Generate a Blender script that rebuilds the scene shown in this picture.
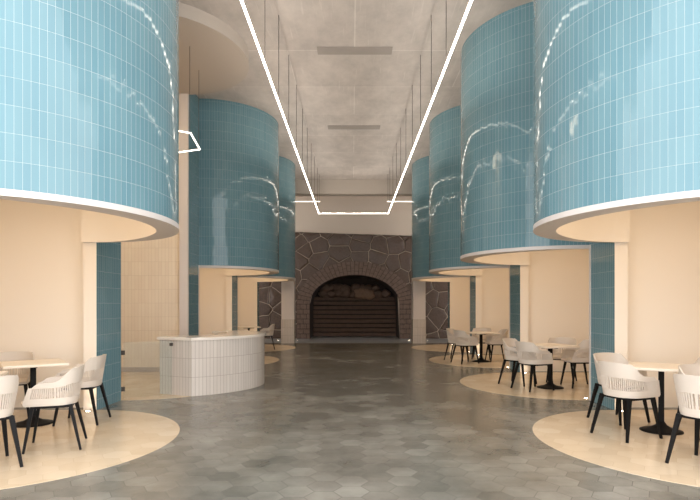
import bpy, bmesh, math, random
from mathutils import Vector, Matrix
random.seed(7)
PI = math.pi
sc = bpy.context.scene
C = sc.collection
for o in list(bpy.data.objects):
    bpy.data.objects.remove(o)

# ------------------------------------------------------------------ camera, sky, exposure
CX = -0.045
cd = bpy.data.cameras.new('camera')
cam = bpy.data.objects.new('camera', cd); C.objects.link(cam)
cam.location = (CX, 0, 1.45); cam.rotation_euler = (PI/2, 0, 0)
cd.sensor_width = 36; cd.lens = 36*545/700
cd.shift_x = -2.3/700; cd.shift_y = 55.3/700
cd.clip_start = 0.05
sc.camera = cam
w = bpy.data.worlds.new('sky'); sc.world = w; w.use_nodes = True
bg = w.node_tree.nodes['Background']
bg.inputs[0].default_value = (0.98, 0.98, 1.0, 1); bg.inputs[1].default_value = 4.5
vs = sc.view_settings
vs.view_transform = 'Standard'; vs.look = 'None'; vs.gamma = 1; vs.exposure = 0.0
vs.use_curve_mapping = False
ALCOVE = 5.6             # strength of the warm lamps inside the drums
STRIP = 10.0
UP_FILL = 90.0         # unseen glow added on top of the bars to brighten the ceiling
UPLIGHT = 9.0
WARM = (1.0, 0.77, 0.52)

# ------------------------------------------------------------------ layout of the hall
XW, AX, AY = 3.58, 1.595, 1.72      # wall plane, drum half-axes
RIM, BAND, TOP = 2.317, 2.372, 6.22
CEN = [5.81, 10.05, 14.29, 18.53]
SH = 0.25                           # drum shell thickness
RECX, SOF = 5.5, 3.3
YEND, YBACK = 20.7, 23.66

# ------------------------------------------------------------------ node helpers
def new_mat(name):
    m = bpy.data.materials.new(name); m.use_nodes = True
    return m, m.node_tree.nodes, m.node_tree.links, m.node_tree.nodes['Principled BSDF']
def s2l(c):
    return tuple(((v/255)/12.92 if v/255 <= .04045 else ((v/255+.055)/1.055)**2.4) for v in c) + (1,)
def plain(name, rgb, rough=.5, metal=0, noise=0, nscale=8, bump=0, spec=.5):
    m, N, L, b = new_mat(name)
    b.inputs['Base Color'].default_value = s2l(rgb); b.inputs['Roughness'].default_value = rough
    b.inputs['Metallic'].default_value = metal; b.inputs['Specular IOR Level'].default_value = spec
    if noise or bump:
        tc = N.new('ShaderNodeTexCoord'); nz = N.new('ShaderNodeTexNoise'); nz.inputs['Scale'].default_value = nscale
        nz.inputs['Detail'].default_value = 5
        L.new(tc.outputs['Object'], nz.inputs['Vector'])
        if noise:
            mx = N.new('ShaderNodeMix'); mx.data_type = 'RGBA'
            c = s2l(rgb)
            mx.inputs[6].default_value = tuple(v*(1-noise) for v in c[:3])+(1,)
            mx.inputs[7].default_value = tuple(min(1, v*(1+noise)) for v in c[:3])+(1,)
            L.new(nz.outputs['Fac'], mx.inputs[0]); L.new(mx.outputs[2], b.inputs['Base Color'])
        if bump:
            bp = N.new('ShaderNodeBump'); bp.inputs['Strength'].default_value = bump; bp.inputs['Distance'].default_value = .01
            L.new(nz.outputs['Fac'], bp.inputs['Height']); L.new(bp.outputs['Normal'], b.inputs['Normal'])
    return m
def emis(name, rgb, strength):
    m, N, L, b = new_mat(name)
    b.inputs['Base Color'].default_value = tuple(rgb)+(1,)
    b.inputs['Emission Color'].default_value = tuple(rgb)+(1,); b.inputs['Emission Strength'].default_value = strength
    return m
def tile_mat(name, c1, c2, grout, bw, bh, mortar=.0035, rough=.08, jitter=.02, coord='UV', offset=0.0, swap=False, spec=.3):
    """glazed tiles laid on a metric UV; every tile sits at a slightly different tilt"""
    m, N, L, b = new_mat(name)
    tc = N.new('ShaderNodeTexCoord')
    src = tc.outputs['UV']
    br = N.new('ShaderNodeTexBrick'); br.offset = offset; br.squash = 1; br.inputs['Scale'].default_value = 1
    br.inputs['Brick Width'].default_value = bw; br.inputs['Row Height'].default_value = bh
    br.inputs['Mortar Size'].default_value = mortar; br.inputs['Mortar Smooth'].default_value = .1
    br.inputs['Color1'].default_value = s2l(c1); br.inputs['Color2'].default_value = s2l(c2); br.inputs['Mortar'].default_value = s2l(grout)
    L.new(src, br.inputs['Vector'])
    nz = N.new('ShaderNodeTexNoise'); nz.inputs['Scale'].default_value = .7; nz.inputs['Detail'].default_value = 4
    L.new(src, nz.inputs['Vector'])
    b.inputs['Specular IOR Level'].default_value = spec
    hs = N.new('ShaderNodeHueSaturation')
    mr = N.new('ShaderNodeMapRange'); mr.inputs['To Min'].default_value = .86; mr.inputs['To Max'].default_value = 1.12
    L.new(nz.outputs['Fac'], mr.inputs['Value']); L.new(mr.outputs[0], hs.inputs['Value'])
    L.new(br.outputs['Color'], hs.inputs['Color']); L.new(hs.outputs['Color'], b.inputs['Base Color'])
    rr = N.new('ShaderNodeMapRange'); rr.inputs['To Min'].default_value = rough; rr.inputs['To Max'].default_value = .7
    L.new(br.outputs['Fac'], rr.inputs['Value']); L.new(rr.outputs[0], b.inputs['Roughness'])
    # per-tile tilt
    dv = N.new('ShaderNodeVectorMath'); dv.operation = 'DIVIDE'; dv.inputs[1].default_value = (bw, bh, 1)
    fl = N.new('ShaderNodeVectorMath'); fl.operation = 'FLOOR'
    wn = N.new('ShaderNodeTexWhiteNoise'); wn.noise_dimensions = '3D'
    sb = N.new('ShaderNodeVectorMath'); sb.operation = 'SUBTRACT'; sb.inputs[1].default_value = (.5, .5, .5)
    sl = N.new('ShaderNodeVectorMath'); sl.operation = 'SCALE'; sl.inputs['Scale'].default_value = jitter
    L.new(src, dv.inputs[0]); L.new(dv.outputs[0], fl.inputs[0]); L.new(fl.outputs[0], wn.inputs['Vector'])
    L.new(wn.outputs['Color'], sb.inputs[0]); L.new(sb.outputs[0], sl.inputs[0])
    bp = N.new('ShaderNodeBump'); bp.inputs['Strength'].default_value = .5; bp.inputs['Distance'].default_value = .002; bp.invert = True
    L.new(br.outputs['Fac'], bp.inputs['Height'])
    ad = N.new('ShaderNodeVectorMath'); ad.operation = 'ADD'
    nm = N.new('ShaderNodeVectorMath'); nm.operation = 'NORMALIZE'
    L.new(bp.outputs['Normal'], ad.inputs[0]); L.new(sl.outputs[0], ad.inputs[1]); L.new(ad.outputs[0], nm.inputs[0])
    L.new(nm.outputs[0], b.inputs['Normal'])
    return m
def hex_mat(name, side, cols, grout, rough, rvar, gw=.012, cloud=.5, bump=.12, big=0.0):
    """hexagonal floor tiles in object space (metres)"""
    m, N, L, b = new_mat(name)
    tc = N.new('ShaderNodeTexCoord')
    def vm(op, a, bb=None, scale=None):
        n = N.new('ShaderNodeVectorMath'); n.operation = op
        L.new(a, n.inputs[0])
        if bb is not None:
            if isinstance(bb, tuple): n.inputs[1].default_value = bb
            else: L.new(bb, n.inputs[1])
        if scale is not None: n.inputs['Scale'].default_value = scale
        return n.outputs['Value'] if op == 'LENGTH' else n.outputs[0]
    def mt(op, a, bb=None):
        n = N.new('ShaderNodeMath'); n.operation = op
        for i, v in ((0, a), (1, bb)):
            if v is None: continue
            if isinstance(v, (int, float)): n.inputs[i].default_value = v
            else: L.new(v, n.inputs[i])
        return n.outputs[0]
    s3 = math.sqrt(3)
    p = vm('MULTIPLY', tc.outputs['Object'], (1/(s3*side), 1/(s3*side), 0))
    p = vm('ADD', p, (100*s3 + .2, 100 + .1, 0))
    S = (s3, 1.0, 1.0)
    half = (s3/2, .5, .5)
    a = vm('SUBTRACT', vm('MODULO', p, S), half)
    bq = vm('SUBTRACT', vm('MODULO', vm('SUBTRACT', p, half), S), half)
    flat = (1, 1, 0)
    a = vm('MULTIPLY', a, flat); bq = vm('MULTIPLY', bq, flat)
    la, lb = vm('LENGTH', a), vm('LENGTH', bq)
    sel = mt('LESS_THAN', la, lb)
    mx = N.new('ShaderNodeMix'); mx.data_type = 'VECTOR'
    L.new(sel, mx.inputs[0]); L.new(bq, mx.inputs[4]); L.new(a, mx.inputs[5])
    g = mx.outputs[1]
    cid = vm('SNAP', vm('ADD', vm('SUBTRACT', p, g), (.01, .01, 0)), (.05, .05, 1))
    ab = vm('ABSOLUTE', g)
    sx = N.new('ShaderNodeSeparateXYZ'); L.new(ab, sx.inputs[0])
    d = mt('MAXIMUM', sx.outputs[1], mt('ADD', mt('MULTIPLY', sx.outputs[0], s3/2), mt('MULTIPLY', sx.outputs[1], .5)))
    edge = mt('SUBTRACT', .5, d)                       # 0 at the joint
    mr = N.new('ShaderNodeMapRange'); mr.inputs['From Min'].default_value = gw*.4; mr.inputs['From Max'].default_value = gw
    L.new(edge, mr.inputs['Value'])
    wn = N.new('ShaderNodeTexWhiteNoise'); L.new(cid, wn.inputs['Vector'])
    nz = N.new('ShaderNodeTexNoise'); nz.inputs['Scale'].default_value = 1.1; nz.inputs['Detail'].default_value = 6; nz.inputs['Roughness'].default_value = .65
    L.new(tc.outputs['Object'], nz.inputs['Vector'])
    f = mt('ADD', mt('MULTIPLY', wn.outputs['Value'], 1-cloud), mt('MULTIPLY', nz.outputs['Fac'], cloud))
    if big:
        ng = N.new('ShaderNodeTexNoise'); ng.inputs['Scale'].default_value = .45; ng.inputs['Detail'].default_value = 7; ng.inputs['Roughness'].default_value = .62
        L.new(tc.outputs['Object'], ng.inputs['Vector'])
        f = mt('ADD', f, mt('MULTIPLY', mt('SUBTRACT', ng.outputs['Fac'], .5), big*2))
    cr = N.new('ShaderNodeValToRGB')
    e = cr.color_ramp.elements
    e[0].position = .15; e[0].color = s2l(cols[0]); e[1].position = .85; e[1].color = s2l(cols[2])
    q = cr.color_ramp.elements.new(.5); q.color = s2l(cols[1])
    L.new(f, cr.inputs[0])
    mc = N.new('ShaderNodeMix'); mc.data_type = 'RGBA'; mc.inputs[6].default_value = s2l(grout)
    L.new(mr.outputs[0], mc.inputs[0]); L.new(cr.outputs[0], mc.inputs[7]); L.new(mc.outputs[2], b.inputs['Base Color'])
    rr = N.new('ShaderNodeMapRange'); rr.inputs['To Min'].default_value = rough-rvar; rr.inputs['To Max'].default_value = rough+rvar
    L.new(nz.outputs['Fac'], rr.inputs['Value']); L.new(rr.outputs[0], b.inputs['Roughness'])
    bp = N.new('ShaderNodeBump'); bp.inputs['Strength'].default_value = bump; bp.inputs['Distance'].default_value = .003
    L.new(mr.outputs[0], bp.inputs['Height'])
    n2 = N.new('ShaderNodeTexNoise'); n2.inputs['Scale'].default_value = 5; L.new(tc.outputs['Object'], n2.inputs['Vector'])
    b2 = N.new('ShaderNodeBump'); b2.inputs['Strength'].default_value = .06; b2.inputs['Distance'].default_value = .01
    L.new(n2.outputs['Fac'], b2.inputs['Height']); L.new(bp.outputs['Normal'], b2.inputs['Normal'])
    L.new(b2.outputs['Normal'], b.inputs['Normal'])
    return m

# ------------------------------------------------------------------ materials
M = {}
M['blue'] = tile_mat('blue glazed tile', (110,143,151), (102,137,147), (170,181,183), .060, .223, mortar=.0016, rough=.07, jitter=.030)
M['cream_tile'] = tile_mat('cream glazed tile', (232,220,200), (228,214,194), (208,194,174), .075, .30, rough=.2, jitter=.01)
M['white_tile'] = tile_mat('white glazed tile', (208,199,189), (200,190,180), (168,157,145), .060, .30, mortar=.004, rough=.22, jitter=.01)
M['plaster'] = plain('white plaster', (236,226,212), .7)
M['rim'] = plain('rim plaster', (210,202,196), .6)
M['disc'] = plain('greyish ceiling plaster', (182,170,158), .7)
M['end_wall'] = plain('dull cream plaster', (218,201,181), .7)
M['floor'] = hex_mat('grey hexagon floor', .145, [(78,76,69), (115,112,103), (147,144,135)], (94,91,84), .23, .09, cloud=.78, big=.75, gw=.016)
M['inlay'] = hex_mat('cream floor inlay', .145, [(198,178,150), (208,188,160), (218,200,174)], (190,170,142), .22, .06, cloud=.6, gw=.008)
M['strip_floor'] = plain('pale concrete threshold', (150,150,150), .35, noise=.12, nscale=3)
M['black'] = plain('black powder coat', (14,13,13), .6, spec=.2)
M['shell'] = plain('white moulded plastic', (204,193,180), .45, spec=.35)
M['table'] = plain('pale table laminate', (232,220,202), .35)
M['steel'] = plain('dark steel', (52,45,38), .45, metal=.6)
M['wire'] = plain('dark steel wire', (92,85,78), .5)
M['stone_top'] = plain('white stone worktop', (226,217,205), .15, noise=.05, nscale=20)
M['wood_dark'] = plain('dark brown wood', (92,68,52), .7, noise=.35, nscale=6, bump=.4)  # dark brown, mottled wood of the hearth planks
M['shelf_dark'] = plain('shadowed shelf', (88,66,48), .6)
M['stone'] = plain('dark rubble stone', (88,69,56), .42, noise=.6, nscale=13, bump=1.0, spec=.5)
M['boulder'] = plain('brown boulder', (110,86,70), .7, noise=.4, nscale=5, bump=.8)
M['pale_boulder'] = plain('pale brown boulder', (150,118,94), .7, noise=.3, nscale=5, bump=.8)
M['mortar'] = plain('pale lime mortar', (186,168,148), .8, noise=.2, nscale=9)
M['brick'] = plain('dull brown brick', (112,91,78), .7, noise=.5, nscale=9, bump=.5)
M['joint'] = plain('dark brick joint', (52,42,37), .9)
M['hearth_shade'] = plain('shaded hearth masonry', (54,43,36), .9, noise=.4, nscale=4, bump=.5)  # dark tone carries the lack of light inside the hearth
M['led'] = emis('LED strip', (1.0, .90, .78), STRIP)
M['cove'] = emis('warm cove lamp', WARM, ALCOVE)
M['lobby_fill'] = emis('warm lobby fill light', (1.0,.80,.58), 11.0)  # glow of the lamp added out of view for the lobby
M['led_soft'] = emis('soft LED strip', (1.0, .92, .82), 3.5)
M['up_fill'] = emis('added upward glow', (1.0, .92, .83), UP_FILL)  # added glow for the ceiling, hidden above the bars
M['lens'] = emis('uplight lens', (1.0, .86, .68), 30)
def ceiling_mat():
    m, N, L, b = new_mat('board marked concrete')
    tc = N.new('ShaderNodeTexCoord')
    br = N.new('ShaderNodeTexBrick'); br.offset = .37; br.inputs['Scale'].default_value = 1
    br.inputs['Brick Width'].default_value = 3.4; br.inputs['Row Height'].default_value = 1.7
    br.inputs['Mortar Size'].default_value = .012; br.inputs['Mortar Smooth'].default_value = .6
    br.inputs['Color1'].default_value = s2l((190,180,172)); br.inputs['Color2'].default_value = s2l((182,172,164)); br.inputs['Mortar'].default_value = s2l((208,200,192))
    L.new(tc.outputs['Object'], br.inputs['Vector'])
    nz = N.new('ShaderNodeTexNoise'); nz.inputs['Scale'].default_value = 1.6; nz.inputs['Detail'].default_value = 8; nz.inputs['Roughness'].default_value = .7
    mp = N.new('ShaderNodeMapping'); mp.inputs['Scale'].default_value = (1, .6, 1)
    L.new(tc.outputs['Object'], mp.inputs[0]); L.new(mp.outputs[0], nz.inputs['Vector'])
    mr = N.new('ShaderNodeMapRange'); mr.inputs['From Min'].default_value = .3; mr.inputs['From Max'].default_value = .7
    mr.inputs['To Min'].default_value = .78; mr.inputs['To Max'].default_value = 1.15
    L.new(nz.outputs['Fac'], mr.inputs['Value'])
    hs = N.new('ShaderNodeHueSaturation'); L.new(br.outputs['Color'], hs.inputs['Color']); L.new(mr.outputs[0], hs.inputs['Value'])
    # thin board streaks
    wv = N.new('ShaderNodeTexNoise'); wv.inputs['Scale'].default_value = 1.0; wv.inputs['Detail'].default_value = 3
    m2 = N.new('ShaderNodeMapping'); m2.inputs['Scale'].default_value = (26, 1.2, 1)
    L.new(tc.outputs['Object'], m2.inputs[0]); L.new(m2.outputs[0], wv.inputs['Vector'])
    r2 = N.new('ShaderNodeMapRange'); r2.inputs['From Min'].default_value = .62; r2.inputs['From Max'].default_value = .75; r2.inputs['To Max'].default_value = .35
    L.new(wv.outputs['Fac'], r2.inputs['Value'])
    mx = N.new('ShaderNodeMix'); mx.data_type = 'RGBA'; mx.inputs[7].default_value = s2l((214,206,198))
    L.new(r2.outputs[0], mx.inputs[0]); L.new(hs.outputs['Color'], mx.inputs[6]); L.new(mx.outputs[2], b.inputs['Base Color'])
    b.inputs['Roughness'].default_value = .7
    bp = N.new('ShaderNodeBump'); bp.inputs['Strength'].default_value = .25; bp.inputs['Distance'].default_value = .02
    L.new(nz.outputs['Fac'], bp.inputs['Height']); L.new(bp.outputs['Normal'], b.inputs['Normal'])
    return m
M['ceiling'] = ceiling_mat()
M['panel'] = plain('smoke grey panel', (150,141,133), .7, noise=.1, nscale=3)
def glass_mat():
    m, N, L, b = new_mat('clear glass')
    N.remove(b)
    out = N['Material Output']
    tr = N.new('ShaderNodeBsdfTransparent'); tr.inputs[0].default_value = (.93, .95, .93, 1)
    gl = N.new('ShaderNodeBsdfGlossy'); gl.inputs['Roughness'].default_value = .02
    fr = N.new('ShaderNodeFresnel'); fr.inputs[0].default_value = 1.35
    mx = N.new('ShaderNodeMixShader')
    L.new(fr.outputs[0], mx.inputs[0]); L.new(tr.outputs[0], mx.inputs[1]); L.new(gl.outputs[0], mx.inputs[2]); L.new(mx.outputs[0], out.inputs[0])
    return m
M['glass'] = glass_mat()

# ------------------------------------------------------------------ object helpers
def obj(name, bm, mat, parent=None, smooth=False, loc=None):
    me = bpy.data.meshes.new(name)
    bmesh.ops.recalc_face_normals(bm, faces=bm.faces[:])
    bm.to_mesh(me); bm.free()
    for mm in (mat if isinstance(mat, (list, tuple)) else [mat]):
        me.materials.append(M[mm])
    if smooth:
        for p in me.polygons: p.use_smooth = True
    o = bpy.data.objects.new(name, me); C.objects.link(o)
    if parent: o.parent = parent
    if loc: o.location = loc
    return o
def thing(name, label, cat, loc=(0,0,0), rz=0, group=None):
    o = bpy.data.objects.new(name, None); C.objects.link(o); o.empty_display_size = .1
    o.location = loc; o.rotation_euler = (0,0,rz); o['label'] = label; o['category'] = cat; o['kind'] = 'thing'
    if group: o['group'] = group
    return o
def tag(o, label, cat, group=None):
    o['label'] = label; o['category'] = cat; o['kind'] = 'thing'
    if group: o['group'] = group
    return o
def struct(name, bm, mat, label=None):
    o = obj(name, bm, mat); o['kind'] = 'structure'; o['label'] = label or name.replace('_', ' '); o['category'] = name.split('_')[0]
    return o
def dup(root, loc, rz, label=None, group=None):
    r = root.copy(); C.objects.link(r); r.location = loc; r.rotation_euler = (0,0,rz)
    if label: r['label'] = label
    if group: r['group'] = group
    for ch in list(root.children):
        c = ch.copy(); C.objects.link(c); c.parent = r
        for g in ch.children:
            d = g.copy(); C.objects.link(d); d.parent = c
    return r
def B(): return bmesh.new()
def box(bm, x0, x1, y0, y1, z0, z1, bev=0):
    x0, x1 = min(x0,x1), max(x0,x1); y0, y1 = min(y0,y1), max(y0,y1)
    r = bmesh.ops.create_cube(bm, size=1, matrix=Matrix.Translation(((x0+x1)/2,(y0+y1)/2,(z0+z1)/2)) @ Matrix.Diagonal((x1-x0, y1-y0, z1-z0, 1)))
    if bev:
        es = list({e for v in r['verts'] for e in v.link_edges})
        bmesh.ops.bevel(bm, geom=es, offset=bev, segments=2, affect='EDGES', profile=.6)
    return bm
def quad(bm, pts, uvs=None):
    vs_ = [bm.verts.new(p) for p in pts]
    f = bm.faces.new(vs_)
    if uvs:
        l = bm.loops.layers.uv.verify()
        for lp, uv in zip(f.loops, uvs): lp[l].uv = uv
    return f
def bar(bm, p0, p1, r0, r1=None, n=10):
    """tapered round bar"""
    r1 = r0 if r1 is None else r1
    p0, p1 = Vector(p0), Vector(p1); d = (p1-p0).normalized()
    a = d.orthogonal().normalized(); b = d.cross(a)
    A = [bm.verts.new(p0 + (a*math.cos(t)+b*math.sin(t))*r0) for t in [2*PI*i/n for i in range(n)]]
    Bv = [bm.verts.new(p1 + (a*math.cos(t)+b*math.sin(t))*r1) for t in [2*PI*i/n for i in range(n)]]
    for i in range(n): bm.faces.new((A[i], A[(i+1)%n], Bv[(i+1)%n], Bv[i]))
    bm.faces.new(A[::-1]); bm.faces.new(Bv)
def sqbar(bm, p0, p1, wx, wz, w1=None):
    """rectangular bar from p0 to p1 (wx across, wz thick)"""
    p0, p1 = Vector(p0), Vector(p1); d = (p1-p0).normalized()
    up = Vector((0,0,1)) if abs(d.z) < .9 else Vector((0,1,0))
    a = d.cross(up).normalized(); b = a.cross(d).normalized()
    k = w1 if w1 else 1
    R = []
    for p, s in ((p0, 1), (p1, k)):
        R.append([bm.verts.new(p + a*sx*wx/2*s + b*sy*wz/2*s) for sx, sy in ((-1,-1),(1,-1),(1,1),(-1,1))])
    for i in range(4): bm.faces.new((R[0][i], R[0][(i+1)%4], R[1][(i+1)%4], R[1][i]))
    bm.faces.new(R[0][::-1]); bm.faces.new(R[1])
def lathe(bm, prof, n=40, cx=0, cy=0):
    rings = []
    for r, z in prof:
        rings.append([bm.verts.new((cx+r*math.cos(2*PI*i/n), cy+r*math.sin(2*PI*i/n), z)) for i in range(n)] if r > 1e-5 else [bm.verts.new((cx, cy, z))])
    for A, Bq in zip(rings, rings[1:]):
        for i in range(n):
            j = (i+1) % n
            if len(A) == 1 and len(Bq) == 1: continue
            if len(A) == 1: bm.faces.new((A[0], Bq[i], Bq[j]))
            elif len(Bq) == 1: bm.faces.new((A[i], A[j], Bq[0]))
            else: bm.faces.new((A[i], A[j], Bq[j], Bq[i]))

# ------------------------------------------------------------------ footprint curves of the drums
def foot(side, c, ax, ay, n, t0=-PI/2, t1=PI/2, xw=XW):
    """points of a half ellipse bulging from the wall into the hall, spaced evenly along the arc"""
    fine = [(side*(xw - ax*math.cos(t)), c + ay*math.sin(t)) for t in [t0 + (t1-t0)*i/2000 for i in range(2001)]]
    acc = [0]
    for p, q in zip(fine, fine[1:]): acc.append(acc[-1] + math.dist(p, q))
    out, k = [], 0
    for i in range(n+1):
        s = acc[-1]*i/n
        while k < 1999 and acc[k+1] < s: k += 1
        f = (s-acc[k])/max(1e-9, acc[k+1]-acc[k])
        out.append((fine[k][0]+(fine[k+1][0]-fine[k][0])*f, fine[k][1]+(fine[k+1][1]-fine[k][1])*f))
    return out, acc[-1]
def wallstrip(bm, pts, z0, z1, u0=0, step=None, vb=BAND):
    u = u0
    for p, q in zip(pts, pts[1:]):
        d = step or math.dist(p, q)
        quad(bm, [(p[0],p[1],z0),(q[0],q[1],z0),(q[0],q[1],z1),(p[0],p[1],z1)], [(u,z0-vb),(u+d,z0-vb),(u+d,z1-vb),(u,z1-vb)])
        u += d

# ------------------------------------------------------------------ the setting
b = B(); box(b, -7.5, 7.5, -5, YEND+.2, -.2, 0); struct('floor', b, 'floor', 'grey hexagon tiled floor')
b = B(); box(b, -7.5, 7.5, YEND+.2, 25.9, -.2, 0); struct('floor_threshold', b, 'strip_floor', 'pale concrete floor strip before the stone wall')
b = B(); box(b, -7.5, 7.5, 2.2, 25.9, TOP, TOP+.3); struct('ceiling', b, 'ceiling', 'board marked concrete ceiling')
b = B(); box(b, -7.5, 7.5, YEND, YEND+.5, 5.69, TOP); struct('ceiling_beam', b, 'disc', 'concrete beam across the end of the hall')

TH = .18
def pier_wall(name, side, y0, y1, label):
    b = B()
    x = side*XW
    for z0, z1, k in ((0, TOP, 0),):
        quad(b, [(x,y0,z0),(x,y1,z0),(x,y1,z1),(x,y0,z1)], [(0,z0-BAND),(y1-y0,z0-BAND),(y1-y0,z1-BAND),(0,z1-BAND)])
    face_n = len(b.faces)
    xb = side*(XW+TH)
    quad(b, [(x,y0,0),(xb,y0,0),(xb,y0,TOP),(x,y0,TOP)]); quad(b, [(x,y1,0),(xb,y1,0),(xb,y1,TOP),(x,y1,TOP)])
    quad(b, [(xb,y0,0),(xb,y1,0),(xb,y1,TOP),(xb,y0,TOP)]); quad(b, [(x,y0,TOP),(x,y1,TOP),(xb,y1,TOP),(xb,y0,TOP)])
    b.faces.ensure_lookup_table()
    for f in b.faces[face_n:]: f.material_index = 1
    o = struct(name, b, ['blue', 'plaster'], label)
    return o
def recess(side, c, name, y0=None, y1=None, top=SOF, xb=RECX, mat='plaster'):
    y0 = c-AY-.2 if y0 is None else y0; y1 = c+AY+.2 if y1 is None else y1
    x0, x1 = side*(XW+TH), side*xb
    b = B()
    box(b, side*(XW+TH), side*(xb+.1), y1, y1+.1, 0, top)
    box(b, side*(XW+TH), side*(xb+.1), y0-.1, y0, 0, top)
    box(b, side*xb, side*(xb+.1), y0, y1, 0, top)
    if side: struct(name, b, mat, name.replace('_', ' ') + ' of the lit alcove')
words = ['', 'second', 'third', 'fourth']
for side, sn in ((1, 'right'), (-1, 'left')):
    ks = [0,1,2,3] if side > 0 else [0,2,3]
    for k in ks:
        recess(side, CEN[k], f'wall_alcove_{sn}_{k+1}')
    for k in range(4):
        y0 = CEN[k]+AY; y1 = CEN[k+1]-AY if k < 3 else YEND+.0
        if side < 0 and k == 1:
            y0 = CEN[1]+AY
        pier_wall(f'wall_{sn}_{k+1}', side, y0, y1, f'blue tiled wall pier on the {sn}')
    # upper closing wall behind the drums (seen only from odd angles)
    for k in ks:
        b = B(); box(b, side*(XW+.02), side*(XW+TH), CEN[k]-AY, CEN[k]+AY, SOF, TOP); struct(f'wall_{sn}_upper_{k+1}', b, 'plaster', f'wall behind the drum on the {sn}')
# lobby on the left behind the counter
ly0, ly1 = CEN[0]+AY+.8, CEN[1]+AY
b = B()
quad(b, [(-XW-TH, ly1+.12, 0), (-6.6, ly1+.12, 0), (-6.6, ly1+.12, TOP), (-XW-TH, ly1+.12, TOP)], [(0,0),(2.9,0),(2.9,TOP),(0,TOP)])
struct('wall_lobby_far', b, 'cream_tile', 'cream tiled wall behind the reception counter')
b = B()
quad(b, [(-6.6, ly0, 0), (-6.6, ly1+.12, 0), (-6.6, ly1+.12, TOP), (-6.6, ly0, TOP)], [(0,0),(3.6,0),(3.6,TOP),(0,TOP)])
struct('wall_lobby_side', b, 'cream_tile')
b = B()
quad(b, [(-XW-TH, ly0-.02, 0), (-6.6, ly0-.02, 0), (-6.6, ly0-.02, TOP), (-XW-TH, ly0-.02, TOP)], [(0,0),(2.9,0),(2.9,TOP),(0,TOP)])
struct('wall_lobby_near', b, 'cream_tile')
b = B(); box(b, -6.6, -XW-TH, ly1+.105, ly1+.12, 0, .10); struct('baseboard_lobby', b, 'disc')
# jamb of the lobby
b = B(); box(b, -XW-TH, -XW+.004, ly1-.06, ly1, 0, 6.0); struct('trim_1', b, 'rim', 'cream jamb of the lobby')

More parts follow.
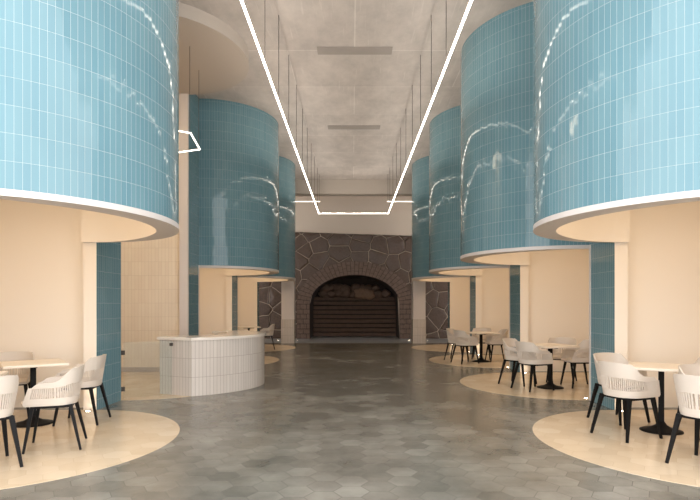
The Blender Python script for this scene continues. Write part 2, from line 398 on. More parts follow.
# ------------------------------------------------------------------ drums
pl = {1: 'right', -1: 'left'}
order = {0: 'nearest', 1: 'second', 2: 'third', 3: 'farthest'}
desc_drum = {
 (1,0): 'light blue tiled drum filling the upper right corner of the picture',
 (1,1): 'teal blue tiled drum second along the right wall, partly behind the nearest one',
 (1,2): 'teal tiled drum third along the right wall',
 (1,3): 'dark green teal drum farthest along the right wall, beside the stone arch',
 (-1,0): 'light blue tiled drum filling the upper left corner of the picture',
 (-1,2): 'dark teal tiled drum on the left above the white reception counter',
 (-1,3): 'narrow looking teal drum farthest along the left wall, beside the stone arch'}
def make_drum(side, k):
    c = CEN[k]
    t = thing('tiled_drum', desc_drum[(side,k)], 'drum', (side*XW, c, RIM), 0, 'blue tiled drums hanging from the ceiling')
    off = Vector((-side*XW, -c, -RIM))
    P, Lr = foot(side, c, AX, AY, 88)
    bm = B(); wallstrip(bm, P, BAND, TOP, 0, .060)
    bmesh.ops.translate(bm, verts=bm.verts[:], vec=off)
    # make normals face the hall
    o = obj('tile_cladding', bm, 'blue', t)
    # white band + underside
    bm = B()
    Pf, _ = foot(side, c, AX, AY, 120)
    Pi, _ = foot(side, c, AX-SH, AY-SH, 120)
    Pf = [(side*(XW+TH), c-AY)] + Pf + [(side*(XW+TH), c+AY)]
    Pi = [(side*(XW+TH), c-AY+SH*.25)] + [(p[0], p[1]) for p in Pi] + [(side*(XW+TH), c+AY-SH*.25)]
    # taper the ring where it meets the wall
    for i in range(1, len(Pi)-1):
        t_ = abs(Pi[i][1]-c)/(AY-SH)
        g = max(0, (t_-.55)/.45)
        Pi[i] = (Pi[i][0], c + (Pi[i][1]-c)*(1 + g*g*(SH*.75)/(AY-SH)))
    wallstrip(bm, [(p[0] - side*0.003*1, p[1]) for p in Pf], RIM, BAND)
    for i in range(len(Pf)-1):
        quad(bm, [(Pf[i][0]-side*.003,Pf[i][1],RIM),(Pf[i+1][0]-side*.003,Pf[i+1][1],RIM),(Pi[i+1][0],Pi[i+1][1],RIM),(Pi[i][0],Pi[i][1],RIM)])
    bmesh.ops.remove_doubles(bm, verts=bm.verts[:], dist=1e-5)
    bmesh.ops.translate(bm, verts=bm.verts[:], vec=off)
    obj('bottom_rim', bm, 'rim', t)
    bm = B(); wallstrip(bm, Pi, RIM, SOF+.02)
    bmesh.ops.remove_doubles(bm, verts=bm.verts[:], dist=1e-5)
    bmesh.ops.translate(bm, verts=bm.verts[:], vec=off)
    obj('inner_shell', bm, 'plaster', t, smooth=True)
    bm = B()
    ring = [bm.verts.new((p[0], p[1], SOF)) for p in Pi]
    bm.faces.new(ring)
    quad(bm, [(side*(XW+TH), c-AY-.2, SOF), (side*(RECX+.1), c-AY-.2, SOF), (side*(RECX+.1), c+AY+.2, SOF), (side*(XW+TH), c+AY+.2, SOF)])
    bmesh.ops.translate(bm, verts=bm.verts[:], vec=off)
    obj('soffit', bm, 'plaster', t)
    # warm disc lamp set into the soffit
    bm = B(); lathe(bm, [(0, SOF-.035), (.55, SOF-.035), (.55, SOF-.004)], 40, side*(XW-.05), c)
    bmesh.ops.translate(bm, verts=bm.verts[:], vec=off)
    obj('unseen_ceiling_lamp', bm, 'cove', t)
    bm = B(); lathe(bm, [(0, SOF-.035), (.45, SOF-.035), (.45, SOF-.004)], 40, side*4.65, c)
    bmesh.ops.translate(bm, verts=bm.verts[:], vec=off)
    obj('unseen_ceiling_lamp', bm, 'cove', t)
    # white edge of the opening on the wall face
    bm = B(); box(bm, side*(XW-.008), side*(XW+.002), c-AY-.05, c-AY, 0, BAND)
    bmesh.ops.translate(bm, verts=bm.verts[:], vec=off)
    obj('opening_edge', bm, 'rim', t)
    return t
for side in (1, -1):
    for k in range(4):
        if side < 0 and k == 1: continue
        make_drum(side, k)

# round floor inlays
desc_in = {
 (1,0): 'cream round floor inlay in the lower right corner under chairs',
 (1,1): 'cream round floor inlay under the table second along the right wall',
 (1,2): 'cream round floor inlay under the table third along the right wall',
 (1,3): 'thin looking cream floor inlay farthest along the right wall, without furniture',
 (-1,0): 'cream round floor inlay in the lower left corner under chairs',
 (-1,1): 'cream lobby floor inlay behind glass gate and white counter',
 (-1,2): 'cream floor inlay seen just past the right end of the counter',
 (-1,3): 'cream floor inlay farthest along the left wall, under a lone chair'}
for side in (1, -1):
    for k in range(4):
        P, _ = foot(side, CEN[k], AX+.01, AY+.01, 90)
        bm = B()
        y0, y1 = CEN[k]-AY-.01, CEN[k]+AY+.01
        xb = RECX
        if side < 0 and k == 1: y0, y1, xb = ly0-.0, ly1+.1, 6.6; P = [(-XW, y0)] + P + [(-XW, y1)]
        pts = P + [(side*xb, y1), (side*xb, y0)]
        top = [bm.verts.new((p[0]-side*XW, p[1]-CEN[k], .003)) for p in pts]
        bot = [bm.verts.new((p[0]-side*XW, p[1]-CEN[k], -.02)) for p in pts]
        bm.faces.new(top); bm.faces.new(bot[::-1])
        for i in range(len(top)):
            j = (i+1) % len(top); bm.faces.new((top[i], bot[i], bot[j], top[j]))
        o = obj('floor_inlay', bm, 'inlay', None, loc=(side*XW, CEN[k], 0))
        o['kind'] = 'structure'; o['label'] = desc_in[(side,k)]; o['category'] = 'floor'

# ceiling disc over the lobby
bm = B(); lathe(bm, [(0, 5.93), (.8, 5.93), (.8, 5.995)], 40, -5.75, 9.4); o = obj('unseen_ceiling_lamp', bm, 'lobby_fill'); tag(o, 'added round warm fill lamp over the lobby, out of view', 'lamp')  # unseen lamp added to warm and brighten the lobby
t = thing('ceiling_disc', 'plain white half round disc under the ceiling at upper left', 'ceiling panel', (-XW, CEN[1], 6.0))
P, _ = foot(-1, CEN[1], AX, AY, 100)
pts = [(p[0]+XW, p[1]-CEN[1]) for p in P] + [(-3.0, AY), (-3.0, -AY)]
bm = B(); vs0 = [bm.verts.new((p[0], p[1], 0)) for p in pts]; bm.faces.new(vs0)
obj('soffit', bm, 'disc', t)
bm = B(); wallstrip(bm, [(p[0], p[1]) for p in pts], 0, TOP-6.0); obj('edge_band', bm, 'disc', t)

# ------------------------------------------------------------------ stone wall with the brick arch
ARX, ARW, SPR, CROWN = .06, 1.94, 1.50, 2.76       # centre x, half width, springing, crown
RING = .58
def arch_z(x, w=ARW, cr=CROWN):
    u = (x-ARX)/w
    return SPR + (cr-SPR)*math.sqrt(max(0, 1-u*u)) if abs(u) <= 1 else 0
# backing mortar
bm = B()
def topz(x): return 4.62 - .033*(x+2.0)
xs = [-7.5, -5, -3.5] + [ARX-ARW-1e-4] + [ARX-ARW+2*ARW*i/48 for i in range(49)] + [ARX+ARW+1e-4, 3.5, 5, 7.5]
for x0, x1 in zip(xs, xs[1:]):
    quad(bm, [(x0,YBACK,arch_z(x0)),(x1,YBACK,arch_z(x1)),(x1,YBACK,topz(x1)),(x0,YBACK,topz(x0))])
    quad(bm, [(x0,YBACK,topz(x0)),(x1,YBACK,topz(x1)),(x1,YBACK+.3,topz(x1)),(x0,YBACK+.3,topz(x0))])
bmesh.ops.remove_doubles(bm, verts=bm.verts[:], dist=1e-4)
wb = struct('wall_back', bm, 'mortar', 'rubble stone wall at the end of the hall')
# stones: clipped voronoi cells with a chamfered face
rs = random.Random(21)
seeds = []
tries = 0
while len(seeds) < 330 and tries < 40000:
    tries += 1
    p = (rs.uniform(-6.2, 6.2), rs.uniform(-.2, 4.9))
    if all(math.hypot((p[0]-q[0])/1.15, p[1]-q[1]) > (.40 if len(seeds)%3 else .56) for q in seeds): seeds.append(p)
def cell(i):
    px, py = seeds[i]
    poly = [(-6.3,0.0),(6.3,0.0),(6.3,topz(6.3)),(-6.3,topz(-6.3))]
    for j, (qx, qy) in enumerate(seeds):
        if j == i or abs(qx-px) > 2.2 or abs(qy-py) > 2.2: continue
        mx, my = (px+qx)/2, (py+qy)/2; nx, ny = qx-px, qy-py
        out = []
        for a, bq in zip(poly, poly[1:]+poly[:1]):
            da = (a[0]-mx)*nx+(a[1]-my)*ny; db = (bq[0]-mx)*nx+(bq[1]-my)*ny
            if da <= 0: out.append(a)
            if da*db < 0:
                f = da/(da-db); out.append((a[0]+(bq[0]-a[0])*f, a[1]+(bq[1]-a[1])*f))
        poly = out
        if len(poly) < 3: return None
    return poly
bm = B()
for i in range(len(seeds)):
    poly = cell(i)
    if not poly: continue
    cx_, cy_ = sum(p[0] for p in poly)/len(poly), sum(p[1] for p in poly)/len(poly)
    if abs(seeds[i][0]-ARX) < ARW+.05 and seeds[i][1] < arch_z(seeds[i][0]) + .05: continue
    def out_of_arch(p):
        x, z = p[0]-ARX, p[1]
        if z <= SPR: return (ARX+math.copysign(max(abs(x), ARW+.06), x), z)
        e = math.sqrt((x/(ARW+.12))**2+((z-SPR)/(CROWN-SPR+.12))**2)
        return p if e >= 1 else (ARX+x/e, SPR+(z-SPR)/e)
    poly = [out_of_arch(p) for p in poly]
    cx_, cy_ = sum(p[0] for p in poly)/len(poly), sum(p[1] for p in poly)/len(poly)
    # densify + jitter for a broken outline
    ring = []
    for a, bq in zip(poly, poly[1:]+poly[:1]):
        n = max(1, int(math.dist(a, bq)/.14))
        for s in range(n): ring.append((a[0]+(bq[0]-a[0])*s/n, a[1]+(bq[1]-a[1])*s/n))
    gap = rs.uniform(.008, .018); dep = rs.uniform(.02, .05)
    def ins(p, d, j=0):
        v = Vector((p[0]-cx_, p[1]-cy_)); l = v.length
        if l < 1e-6: return p
        k = max(.2, (l-d)/l); return (cx_+v.x*k+rs.uniform(-j, j), cy_+v.y*k+rs.uniform(-j, j))
    r0 = [ins(p, gap, .006) for p in ring]; r1 = [ins(p, .014, .003) for p in r0]; r2 = [ins(p, .06, .012) for p in r1]
    tilt = (rs.uniform(-.06,.06), rs.uniform(-.06,.06))
    V0 = [bm.verts.new((p[0], YBACK-.002, p[1])) for p in r0]
    V1 = [bm.verts.new((p[0], YBACK-dep*.75, p[1])) for p in r1]
    V2 = [bm.verts.new((p[0], YBACK-dep-(p[0]-cx_)*tilt[0]-(p[1]-cy_)*tilt[1]+rs.uniform(-.006,.006), p[1])) for p in r2]
    cv = bm.verts.new((cx_, YBACK-dep-rs.uniform(0,.025), cy_))
    n = len(ring)
    for k in range(n):
        l = (k+1) % n
        bm.faces.new((V0[k], V0[l], V1[l], V1[k])); bm.faces.new((V1[k], V1[l], V2[l], V2[k])); bm.faces.new((V2[k], V2[l], cv))
so = obj('stone_facing', bm, 'stone', wb); so['kind'] = 'structure'
# plaster wall over the stone
b = B(); box(b, -7.5, 7.5, YBACK+.12, YBACK+.32, 4.2, TOP); struct('wall_back_upper', b, 'end_wall', 'cream plaster wall above the stone')
b = B(); box(b, -7.5, -7.3, YEND, YBACK+.1, 0, TOP); struct('wall_end_left', b, 'plaster')
b = B(); box(b, 7.3, 7.5, YEND, YBACK+.1, 0, TOP); struct('wall_end_right', b, 'plaster')

t = thing('brick_arch_fireplace', 'wide brick arch with a dark plank lined hearth in the stone wall', 'fireplace', (ARX, YBACK, 0))
def ell(tt, rx, rz): return (rx*math.cos(tt), SPR+rz*math.sin(tt))
# backing of ring + bricks
def ringquad(bm, t0, t1, a, bq, y0, y1):
    pts = []
    for tt, e in ((t0, a), (t1, a), (t1, bq), (t0, bq)):
        pts.append(ell(tt, ARW+RING*e*.98, CROWN-SPR+RING*e*1.02))
    f = [bm.verts.new((p[0], y0, p[1])) for p in pts]; g = [bm.verts.new((p[0], y1, p[1])) for p in pts]
    bm.faces.new(f); bm.faces.new(g[::-1])
    for i in range(4):
        j = (i+1) % 4; bm.faces.new((f[i], g[i], g[j], f[j]))
bm = B()
for i in range(60):
    ringquad(bm, PI*i/60, PI*(i+1)/60, 0, 1, -.10, .25)
for s in (-1, 1): box(bm, s*ARW, s*(ARW+RING*.98), -.10, .25, 0, SPR)
obj('mortar_bed', bm, 'joint', t)
bm = B()
# even arc lengths along the mid ellipse
fine = [ell(PI*i/2000, ARW+.3, CROWN-SPR+.3) for i in range(2001)]
acc = [0]
for p, q in zip(fine, fine[1:]): acc.append(acc[-1]+math.dist(p, q))
NB = 34
th = []
k = 0
for i in range(NB+1):
    s = acc[-1]*i/NB
    while k < 2000 and acc[k] < s-1e-9: k += 1
    th.append(PI*k/2000)
for i in range(NB):
    g = .06*(th[i+1]-th[i])
    cut = [0, .5, 1] if i % 2 else [0, .28, .74, 1]
    for a, bq in zip(cut, cut[1:]):
        ringquad(bm, th[i]+g, th[i+1]-g, a+.014, bq-.014, -.125-rs.uniform(0,.012), -.08)
obj('arch_ring', bm, 'brick', t)
for s in (-1, 1):
    bm = B(); nrow = 7
    for r in range(nrow):
        z0 = SPR*r/nrow; z1 = SPR*(r+1)/nrow
        cut = [0, .5, 1] if r % 2 else [0, .26, .74, 1]
        for a, bq in zip(cut, cut[1:]):
            xa, xb2 = s*(ARW+RING*.98*a), s*(ARW+RING*.98*bq)
            lo, hi = min(xa, xb2), max(xa, xb2)
            box(bm, lo+.010, hi-.010, -.125-rs.uniform(0,.012), -.08, z0+.012, z1-.012)
    obj('brick_jamb', bm, 'brick', t)
# firebox vault, back, planks, boulders
bm = B()
N_ = 40; DEP = 2.0
pr = [(ARW, 0)] + [ell(PI*i/N_, ARW, CROWN-SPR) for i in range(N_+1)] + [(-ARW, 0)]
for p, q in zip(pr, pr[1:]): quad(bm, [(p[0],.2,p[1]),(q[0],.2,q[1]),(q[0],DEP,q[1]),(p[0],DEP,p[1])])
vv = [bm.verts.new((p[0], DEP, p[1])) for p in pr]; bm.faces.new(vv)
obj('firebox', bm, 'hearth_shade', t)
npl = 9
for i in range(npl):
    z0 = 1.86*i/npl
    bm = B(); y = 1.55+.035*i+rs.uniform(-.03,.03)
    box(bm, -ARW+.02, ARW-.02, y, y+.16, z0+.02, z0+1.86/npl-.02, .015)
    obj('plank', bm, 'wood_dark', t)
for i in range(17):
    x = -1.35+2.7*(i%9)/8+rs.uniform(-.1,.1); z = 1.98+(i//9)*.26+rs.uniform(-.04,.04)
    if z > arch_z(ARX+x)-.12: continue
    bm = B(); r = rs.uniform(.15,.21)
    if i in (5, 6): r = .27
    bmesh.ops.create_icosphere(bm, subdivisions=3, radius=r)
    for v in bm.verts:
        k_ = 1+.12*math.sin(v.co.x*23+i)*math.cos(v.co.z*19+i*2)+.05*math.sin(v.co.y*31)
        v.co = Vector((v.co.x*1.35*k_, v.co.y*.8*k_, v.co.z*k_))
    bmesh.ops.translate(bm, verts=bm.verts[:], vec=(x, 1.86, z))
    obj('boulder', bm, 'pale_boulder' if i in (5, 6) else 'boulder', t, smooth=True)

# pillars under the beam
for side, d in ((-1, 'white pillar with tiled foot left of the brick arch'), (1, 'white pillar with tiled foot right of the brick arch')):
    t = thing('pillar', d, 'pillar', (side*2.5, YEND+.25, 0), 0, 'pillars flanking the arch')
    bm = B(); box(bm, -.24, .24, -.24, .24, .91, 5.69, .008); obj('shaft', bm, 'rim', t)
    bm = B(); x = .25
    for (xa, ya), (xb2, yb) in zip([(-x,-x),(x,-x),(x,x),(-x,x)], [(x,-x),(x,x),(-x,x),(-x,-x)]):
        quad(bm, [(xa,ya,0),(xb2,yb,0),(xb2,yb,.915),(xa,ya,.915)], [(0,0),(.5,0),(.5,.915),(0,.915)])
    quad(bm, [(-x,-x,.915),(x,-x,.915),(x,x,.915),(-x,x,.915)], [(.01,.01)]*4)
    obj('tiled_base', bm, 'white_tile', t)

# dark flush panels in the ceiling
for y, d in ((10.2, 'nearer dark flat panel in the concrete ceiling between the light lines'), (14.6, 'farther dark flat panel in the concrete ceiling between the light lines')):
    bm = B(); box(bm, -.70, .70, -.15, .15, -.012, 0, .004); o = obj('ceiling_hatch', bm, 'panel', None, loc=(0, y, TOP)); tag(o, d, 'ceiling hatch', 'dark ceiling panels')
# ------------------------------------------------------------------ linear lights
LZ, LX, LEND = 4.78, 1.255, 19.8
t = thing('linear_pendant_light', 'long three sided white light line hung down the middle of the hall', 'pendant light', (0, LEND, LZ))
def ledbar(p, q, parent, w_=.025, h_=.035, name='light_bar', up=True, mat='led'):
    bm = B(); sqbar(bm, p, q, w_, h_*.6); o = obj(name, bm, mat, parent)
    d = (Vector(q)-Vector(p)).normalized()
    z = h_*.3
    bm = B(); sqbar(bm, Vector(p)+Vector((0,0,z+h_*.15)), Vector(q)+Vector((0,0,z+h_*.15)), w_, h_*.3); obj('housing', bm, 'rim', o)
    if up:
        n = Vector((d.y, -d.x, 0))*w_*.42; zz = Vector((0,0,z+h_*.3+.001))
        bm = B(); quad(bm, [Vector(p)-n+zz, Vector(q)-n+zz, Vector(q)+n+zz, Vector(p)+n+zz]); obj('upward_fill', bm, 'up_fill', o)  # added glowing face, hidden by the housing, lifts the ceiling
    return o
ledbar((-LX, 4.5-LEND, 0), (-LX, 0, 0), t); ledbar((LX, 4.5-LEND, 0), (LX, 0, 0), t); ledbar((-LX-.02, 0, 0), (LX+.02, 0, 0), t, .022, .03, mat='led_soft')
y = 6.13
while y < LEND+.1:
    for s in (-1, 1):
        bm = B(); bar(bm, (s*LX, min(y, LEND)-LEND, .03), (s*LX, min(y, LEND)-LEND, TOP-LZ), .006, n=6); obj('suspension_wire', bm, 'wire', t)
    y += 1.417
for s, d in ((-1, 'short level light bar behind the left end of the long light line'), (1, 'short level light bar behind the right end of the long light line')):
    t = thing('light_bar_pendant', d, 'pendant light', (s*1.22, LEND, 5.22), 0, 'short light bars')
    ledbar((0, 0, 0), (s*1.2, 0, 0), t, .022, .03, up=False, mat='led_soft')
    for xx in (.03, 1.1):
        bm = B(); bar(bm, (s*xx, .02, .03), (s*xx, .02, TOP-5.22), .006, n=6); obj('suspension_wire', bm, 'wire', t)
t = thing('hexagon_pendant_light', 'hexagonal outline light hanging at the left under the white disc', 'pendant light', (-3.80, 9.96, 4.47), math.radians(6.7))
hv = [(.866*1.0*sx, sy, 0) for sx, sy in ((1,.5),(0,1),(-1,.5),(-1,-.5),(0,-1),(1,-.5))]
for p, q in zip(hv, hv[1:]+hv[:1]): ledbar(p, q, t, .022, .03, up=False, mat='led_soft')
for p in hv:
    bm = B(); bar(bm, (p[0]*.98, p[1]*.98, .03), (p[0]*.98, p[1]*.98, 6.0-4.47), .005, n=6); obj('suspension_wire', bm, 'wire', t)

# ------------------------------------------------------------------ reception counter
t = thing('reception_counter', 'curved white tiled reception counter with a stone top on the left', 'counter', (-XW, CEN[1], 0))
CAX, CAY = 1.90, 1.62
def cpt(tt, o=0): return ((CAX-o)*math.cos(tt), (CAY-o)*math.sin(tt))
T0, T1 = -1.03, .90
Pc = [cpt(T0+(T1-T0)*i/60) for i in range(61)]
DEPC = .62
Pin = [cpt(T0+(T1-T0)*i/60, DEPC) for i in range(61)]
Pin[0] = (Pc[0][0]-.60, Pc[0][1]+.27)
bm = B(); loop = Pc + Pin[::-1] + [Pc[0]]
wallstrip(bm, loop[:62], 0, .89, vb=0)
bm2 = None
obj('tiled_front', bm, 'white_tile', t)
bm = B(); wallstrip(bm, [Pin[0], Pc[0]], 0, .89, vb=0); obj('tiled_end', bm, 'white_tile', t)
bm = B(); wallstrip(bm, Pin, 0, .55); obj('back_panel', bm, 'shelf_dark', t)
bm = B()
O1 = [cpt(T0+(T1-T0)*i/60, -.03) for i in range(61)]; I1 = [cpt(T0+(T1-T0)*i/60, DEPC+.06) for i in range(61)]
O1[0] = (Pc[0][0]+.015, Pc[0][1]-.045); I1[0] = (Pin[0][0]-.04, Pin[0][1]-.02)
for z0, z1 in ((.89, .935),):
    lo = [bm.verts.new((p[0], p[1], z0)) for p in O1+I1[::-1]]; hi = [bm.verts.new((p[0], p[1], z1)) for p in O1+I1[::-1]]
    n = len(lo)
    for i in range(60):
        bm.faces.new((hi[i], hi[i+1], hi[n-2-i], hi[n-1-i])); bm.faces.new((lo[i], lo[i+1], lo[n-2-i], lo[n-1-i]))
    for i in range(n): bm.faces.new((lo[i], lo[(i+1)%n], hi[(i+1)%n], hi[i]))
bmesh.ops.recalc_face_normals(bm, faces=bm.faces[:])
obj('worktop', bm, 'stone_top', t)
bm = B()
lo = [bm.verts.new((p[0], p[1], .55)) for p in Pc]; hi = [bm.verts.new((p[0], p[1], .55)) for p in Pin]
for i in range(60): bm.faces.new((lo[i], lo[i+1], hi[i+1], hi[i]))
obj('shelf', bm, 'shelf_dark', t)
# glass gate between pier and counter
G0, G1 = Vector((-3.60, 8.38, 0)), Vector((-2.93, 8.72, 0))
gd = (G1-G0).normalized(); ga = math.atan2(gd.y, gd.x); gl = (G1-G0).length
t = thing('glass_gate', 'low clear glass gate hinged to the blue pier beside the counter', 'gate', G0, ga)
bm = B(); box(bm, .03, gl, -.006, .006, .02, .88); obj('glass_panel', bm, 'glass', t)
for z in (.16, .72):
    bm = B(); box(bm, .0, .055, -.014, .014, z-.035, z+.035, .004); obj('hinge', bm, 'steel', t)
bm = B(); box(bm, gl-.04, gl+.012, -.016, .016, .80, .85, .004); obj('clip', bm, 'steel', t)

# ------------------------------------------------------------------ chairs
def chair_shell_fn():
    def plan(u, h):
        """u in [-1.75, 1.75]; 0 back centre, +-1 side, beyond = arm running forward; h 0 at seat, 1 at top"""
        a = .225 + .060*h; bb = .205 + .030*h
        s = 1 if u >= 0 else -1; v = abs(u)
        if v <= 1:
            ph = v*PI/2; n = .80
            x = a*math.sin(ph)**n; y = -bb*math.cos(ph)**n
        else:
            x = a*(1-.05*(v-1)); y = (v-1)*(.355-.16*h)
        return s*x, y - .02 - .025*h*max(0, 1-v)
    def top(u):
        v = abs(u)
        k = min(1, max(0, (v-.45)/.58)); k = k*k*(3-2*k)
        z = .83 - .145*k - .012*(v*2)**2*(1 if v < .5 else 0)
        if v > 1.25:
            q = (v-1.25)/.5; z -= .02*q + .15*max(0, q-.45)**2*2
        return z
    def mid(u):
        v = abs(u)
        k = min(1, max(0, (v-.45)/.6)); k = k*k*(3-2*k)
        return .665 - .035*k
    return plan, top, mid
plan, topf, midf = chair_shell_fn()
SEATZ = .48
def sp(u, z, off=0):
    h = min(1.05, max(0, (z-SEATZ)/.35))
    x, y = plan(u, h)
    return Vector((x*(1+off), y*(1+off*.9), z))
UM = 1.75
def make_chair():
    t = thing('armchair', 'white armchair', 'chair')
    TK = .012
    def skin(u0, u1, nu, zlo, zhi, nz, bm):
        G, H_ = [], []
        for i in range(nu+1):
            u = u0+(u1-u0)*i/nu
            a = []; c = []
            for j in range(nz+1):
                z = zlo(u)+(zhi(u)-zlo(u))*j/nz
                a.append(bm.verts.new(sp(u, z))); c.append(bm.verts.new(sp(u, z, -.05)))
            G.append(a); H_.append(c)
        for i in range(nu):
            for j in range(nz):
                bm.faces.new((G[i][j], G[i+1][j], G[i+1][j+1], G[i][j+1])); bm.faces.new((H_[i][j+1], H_[i+1][j+1], H_[i+1][j], H_[i][j]))
            bm.faces.new((G[i][nz], G[i+1][nz], H_[i+1][nz], H_[i][nz])); bm.faces.new((H_[i][0], H_[i+1][0], G[i+1][0], G[i][0]))
        for i in (0, nu):
            for j in range(nz): bm.faces.new((G[i][j], G[i][j+1], H_[i][j+1], H_[i][j]))
    bm = B(); skin(-UM, UM, 64, midf, topf, 5, bm); obj('backrest', bm, 'shell', t, smooth=False)
    # ribs between seat and backrest, with solid lower edge and front posts
    bm = B()
    skin(-UM, UM, 64, lambda u: SEATZ-.01, lambda u: SEATZ+.045, 2, bm)
    nr = 54
    for i in range(nr+1):
        u = -1.62+3.24*i/nr
        skin(u-.0145, u+.0145, 1, lambda q: SEATZ+.04, lambda q: midf(q)+.005, 3, bm)
    for s in (-1, 1): skin(s*1.62, s*UM, 3, lambda q: SEATZ+.04, lambda q: midf(q)+.005, 3, bm)
    obj('rib_panel', bm, 'shell', t)
    # seat pan
    bm = B()
    us = [-UM+2*UM*i/48 for i in range(49)]
    outl = [sp(u, SEATZ-.01) for u in us]
    fr = outl[-1]; fl = outl[0]
    front = [Vector((fr.x+(fl.x-fr.x)*i/8, fr.y+.03*math.sin(PI*i/8)+.012, SEATZ)) for i in range(1, 8)]
    ring = outl+front
    hi = [bm.verts.new((p.x, p.y, SEATZ)) for p in ring]; lo = [bm.verts.new((p.x*.97, p.y*.97, SEATZ-.03)) for p in ring]
    md = [bm.verts.new((p.x*.8, p.y*.8+.01, SEATZ-.008)) for p in ring]
    n = len(ring)
    for i in range(n):
        j = (i+1) % n
        bm.faces.new((hi[i], hi[j], md[j], md[i])); bm.faces.new((hi[j], hi[i], lo[i], lo[j]))
    bm.faces.new(md); bm.faces.new(lo[::-1])
    obj('seat', bm, 'shell', t)
    # black frame and legs
    bm = B(); z = SEATZ-.042
    cs = [(-.185,-.17),(.185,-.17),(.185,.165),(-.185,.165)]
    for p, q in zip(cs, cs[1:]+cs[:1]): sqbar(bm, (p[0],p[1],z), (q[0],q[1],z), .035, .026)
    obj('frame', bm, 'black', t)
    for (x, y), (fx, fy) in zip(cs, [(-.245,-.27),(.245,-.27),(.235,.235),(-.235,.235)]):
        bm = B(); sqbar(bm, (x, y, z+.012), (fx, fy, 0), .042, .034, .58); obj('leg', bm, 'black', t)
    return t
chair0 = make_chair()
used = [False]
def place_chair(x, y, fx, fy, label, group):
    rz = math.atan2(fy, fx) - PI/2
    if not used[0]:
        used[0] = True
        chair0.location = (x+CX, y, .003); chair0.rotation_euler = (0,0,rz); chair0['label'] = label; chair0['group'] = group
        return chair0
    return dup(chair0, (x+CX, y, .003), rz, label, group)
def make_table():
    t = thing('cafe_table', 'square cafe table', 'table')
    bm = B(); box(bm, -.34, .34, -.34, .34, .72, .752, .008); obj('tabletop', bm, 'table', t)
    bm = B(); box(bm, -.03, .03, -.03, .03, .03, .70, .006); obj('column', bm, 'black', t)
    bm = B(); box(bm, -.17, .17, -.025, .025, .695, .72); box(bm, -.025, .025, -.17, .17, .695, .72); obj('bracket', bm, 'black', t)
    bm = B(); lathe(bm, [(0,0),(.225,0),(.225,.008),(.19,.02),(.11,.04),(.06,.07),(.035,.11),(0,.11)], 40); obj('base', bm, 'black', t, smooth=True)
    return t
table0 = make_table(); usedt = [False]
def place_table(x, y, deg, label, group='square cafe tables'):
    if not usedt[0]:
        usedt[0] = True
        table0.location = (x+CX, y, .003); table0.rotation_euler = (0,0,math.radians(deg)); table0['label'] = label; table0['group'] = group
        return table0
    return dup(table0, (x+CX, y, .003), math.radians(deg), label, group)
GR1, GL1, GR2, GR3 = 'armchairs at lower right', 'armchairs at lower left', 'armchairs in the second alcove on the right', 'armchairs in the third alcove on the right'
# right, nearest alcove
place_table(3.56, 6.28, 62, 'pale square cafe table in the nearest alcove on the right')
place_table(4.05, 5.05, 30, 'second cafe table just out of view at lower right')
place_chair(3.05, 6.05, .93, .36, 'white armchair seen from behind, left of the table at lower right', GR1)
place_chair(3.36, 6.86, .36, -.93, 'white armchair half hidden behind another, beside the blue pier at lower right', GR1)
place_chair(3.24, 4.93, .85, .53, 'white slatted armchair cut off by the right edge of the picture', GR1)
place_chair(3.62, 5.48, .42, -.90, 'white armchair tucked between the nearest slatted chair and the table at right', GR1)
place_chair(4.28, 6.55, -.93, -.36, 'white armchair beyond the table at the right edge', GR1)
# left, nearest alcove
place_table(-3.90, 6.66, 37, 'pale square cafe table in the nearest alcove on the left')
place_table(-3.86, 5.36, 20, 'second cafe table mostly out of view at lower left')
place_chair(-3.06, 5.60, -.94, -.34, 'white armchair in side view with open ribbed arm, front of lower left group', GL1)
place_chair(-3.37, 6.78, -.99, -.12, 'white armchair right of the left table, beside the blue pier', GL1)
place_chair(-3.32, 4.90, -.69, .72, 'white armchair cut off by the left edge of the picture', GL1)
place_chair(-4.42, 7.05, .40, -.90, 'white armchair against the wall behind the left table', GL1)
# second alcove on the right
place_table(3.48, 9.58, 20, 'cafe table among four chairs in the second alcove on the right')
place_chair(3.12, 9.40, .93, .36, 'white armchair seen from behind, front of the second alcove on the right', GR2)
place_chair(3.06, 10.03, .70, -.70, 'white armchair behind left of the front chair, second alcove on the right', GR2)
place_chair(4.05, 9.72, -1, -.05, 'white armchair in profile facing left, near edge of the second right alcove', GR2)
place_chair(3.95, 10.30, -.45, -.89, 'white armchair behind the table in the second alcove on the right', GR2)
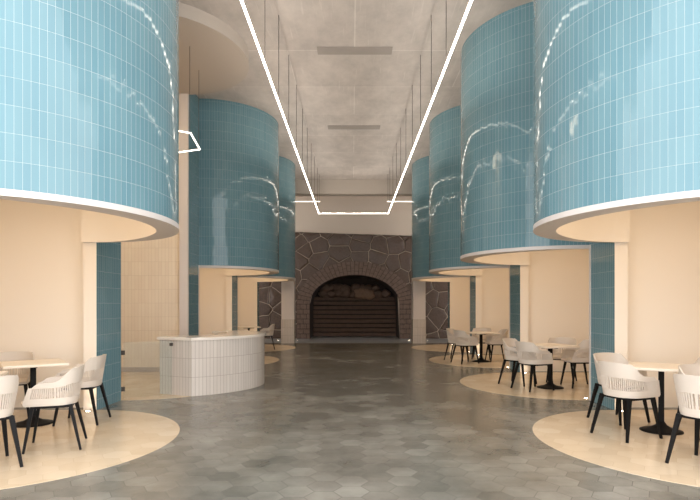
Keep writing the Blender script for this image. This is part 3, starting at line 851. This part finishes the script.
# third alcove on the right
place_table(3.32, 14.05, 20, 'cafe table among four chairs in the third alcove on the right')
place_chair(2.84, 13.68, .93, .36, 'white armchair seen from behind, front of the third alcove on the right', GR3)
place_chair(2.78, 14.45, .85, -.5, 'leftmost white armchair of the third alcove on the right, before the stone wall', GR3)
place_chair(3.74, 14.1, -1, -.05, 'white armchair in profile facing left in the third alcove on the right', GR3)
place_chair(3.50, 14.75, -.3, -.95, 'white armchair behind the table in the third alcove on the right', GR3)
# far left alcove
place_table(-3.38, 17.8, 20, 'cafe table just visible over the counter in the far left alcove')
place_chair(-2.84, 18.0, -.98, -.15, 'lone white armchair showing past the right end of the counter', 'armchair by the far left alcove')

# ------------------------------------------------------------------ floor uplights
def uplight(x, y, label, power=UPLIGHT, col=(1.0,.80,.55), tilt=(0,0), z=.004):
    t = thing('floor_uplight', label, 'floor light', (x, y, z), 0, 'small round floor lights')
    bm = B(); lathe(bm, [(.030,.0),(.045,0),(.045,.004),(.030,.004)], 20); obj('trim_ring', bm, 'steel', t)
    bm = B(); lathe(bm, [(0,.002),(.030,.002)], 20); obj('lens', bm, 'lens', t)
    ld = bpy.data.lights.new('uplight_lamp', 'SPOT'); ld.energy = power; ld.color = col; ld.spot_size = math.radians(70); ld.spot_blend = .8; ld.shadow_soft_size = .02
    lo = bpy.data.objects.new('uplight_lamp', ld); C.objects.link(lo); lo.parent = t; lo.location = (0,0,.01); lo.rotation_euler = (PI+tilt[0], tilt[1], 0)
num = {0: 'nearest', 1: 'second', 2: 'third', 3: 'farthest'}
for side, sn in ((1, 'right'), (-1, 'left')):
    for k in range(4):
        if side < 0 and k == 1: continue
        uplight(side*(XW+.07), CEN[k]+AY-.10, f'floor light at the far jamb of the {num[k]} alcove on the {sn}')
        if k: uplight(side*(XW+.0), CEN[k]-AY+.13, f'floor light at the near jamb of the {num[k]} alcove on the {sn}')
for x, d in ((-3.09, 'floor light left of the left pillar'), (-2.31, 'floor light between left pillar and arch'), (2.28, 'floor light between arch and right pillar'), (3.04, 'floor light right of the right pillar')):
    uplight(x, 22.4, d, UPLIGHT*1.5, (1.0,.86,.72))
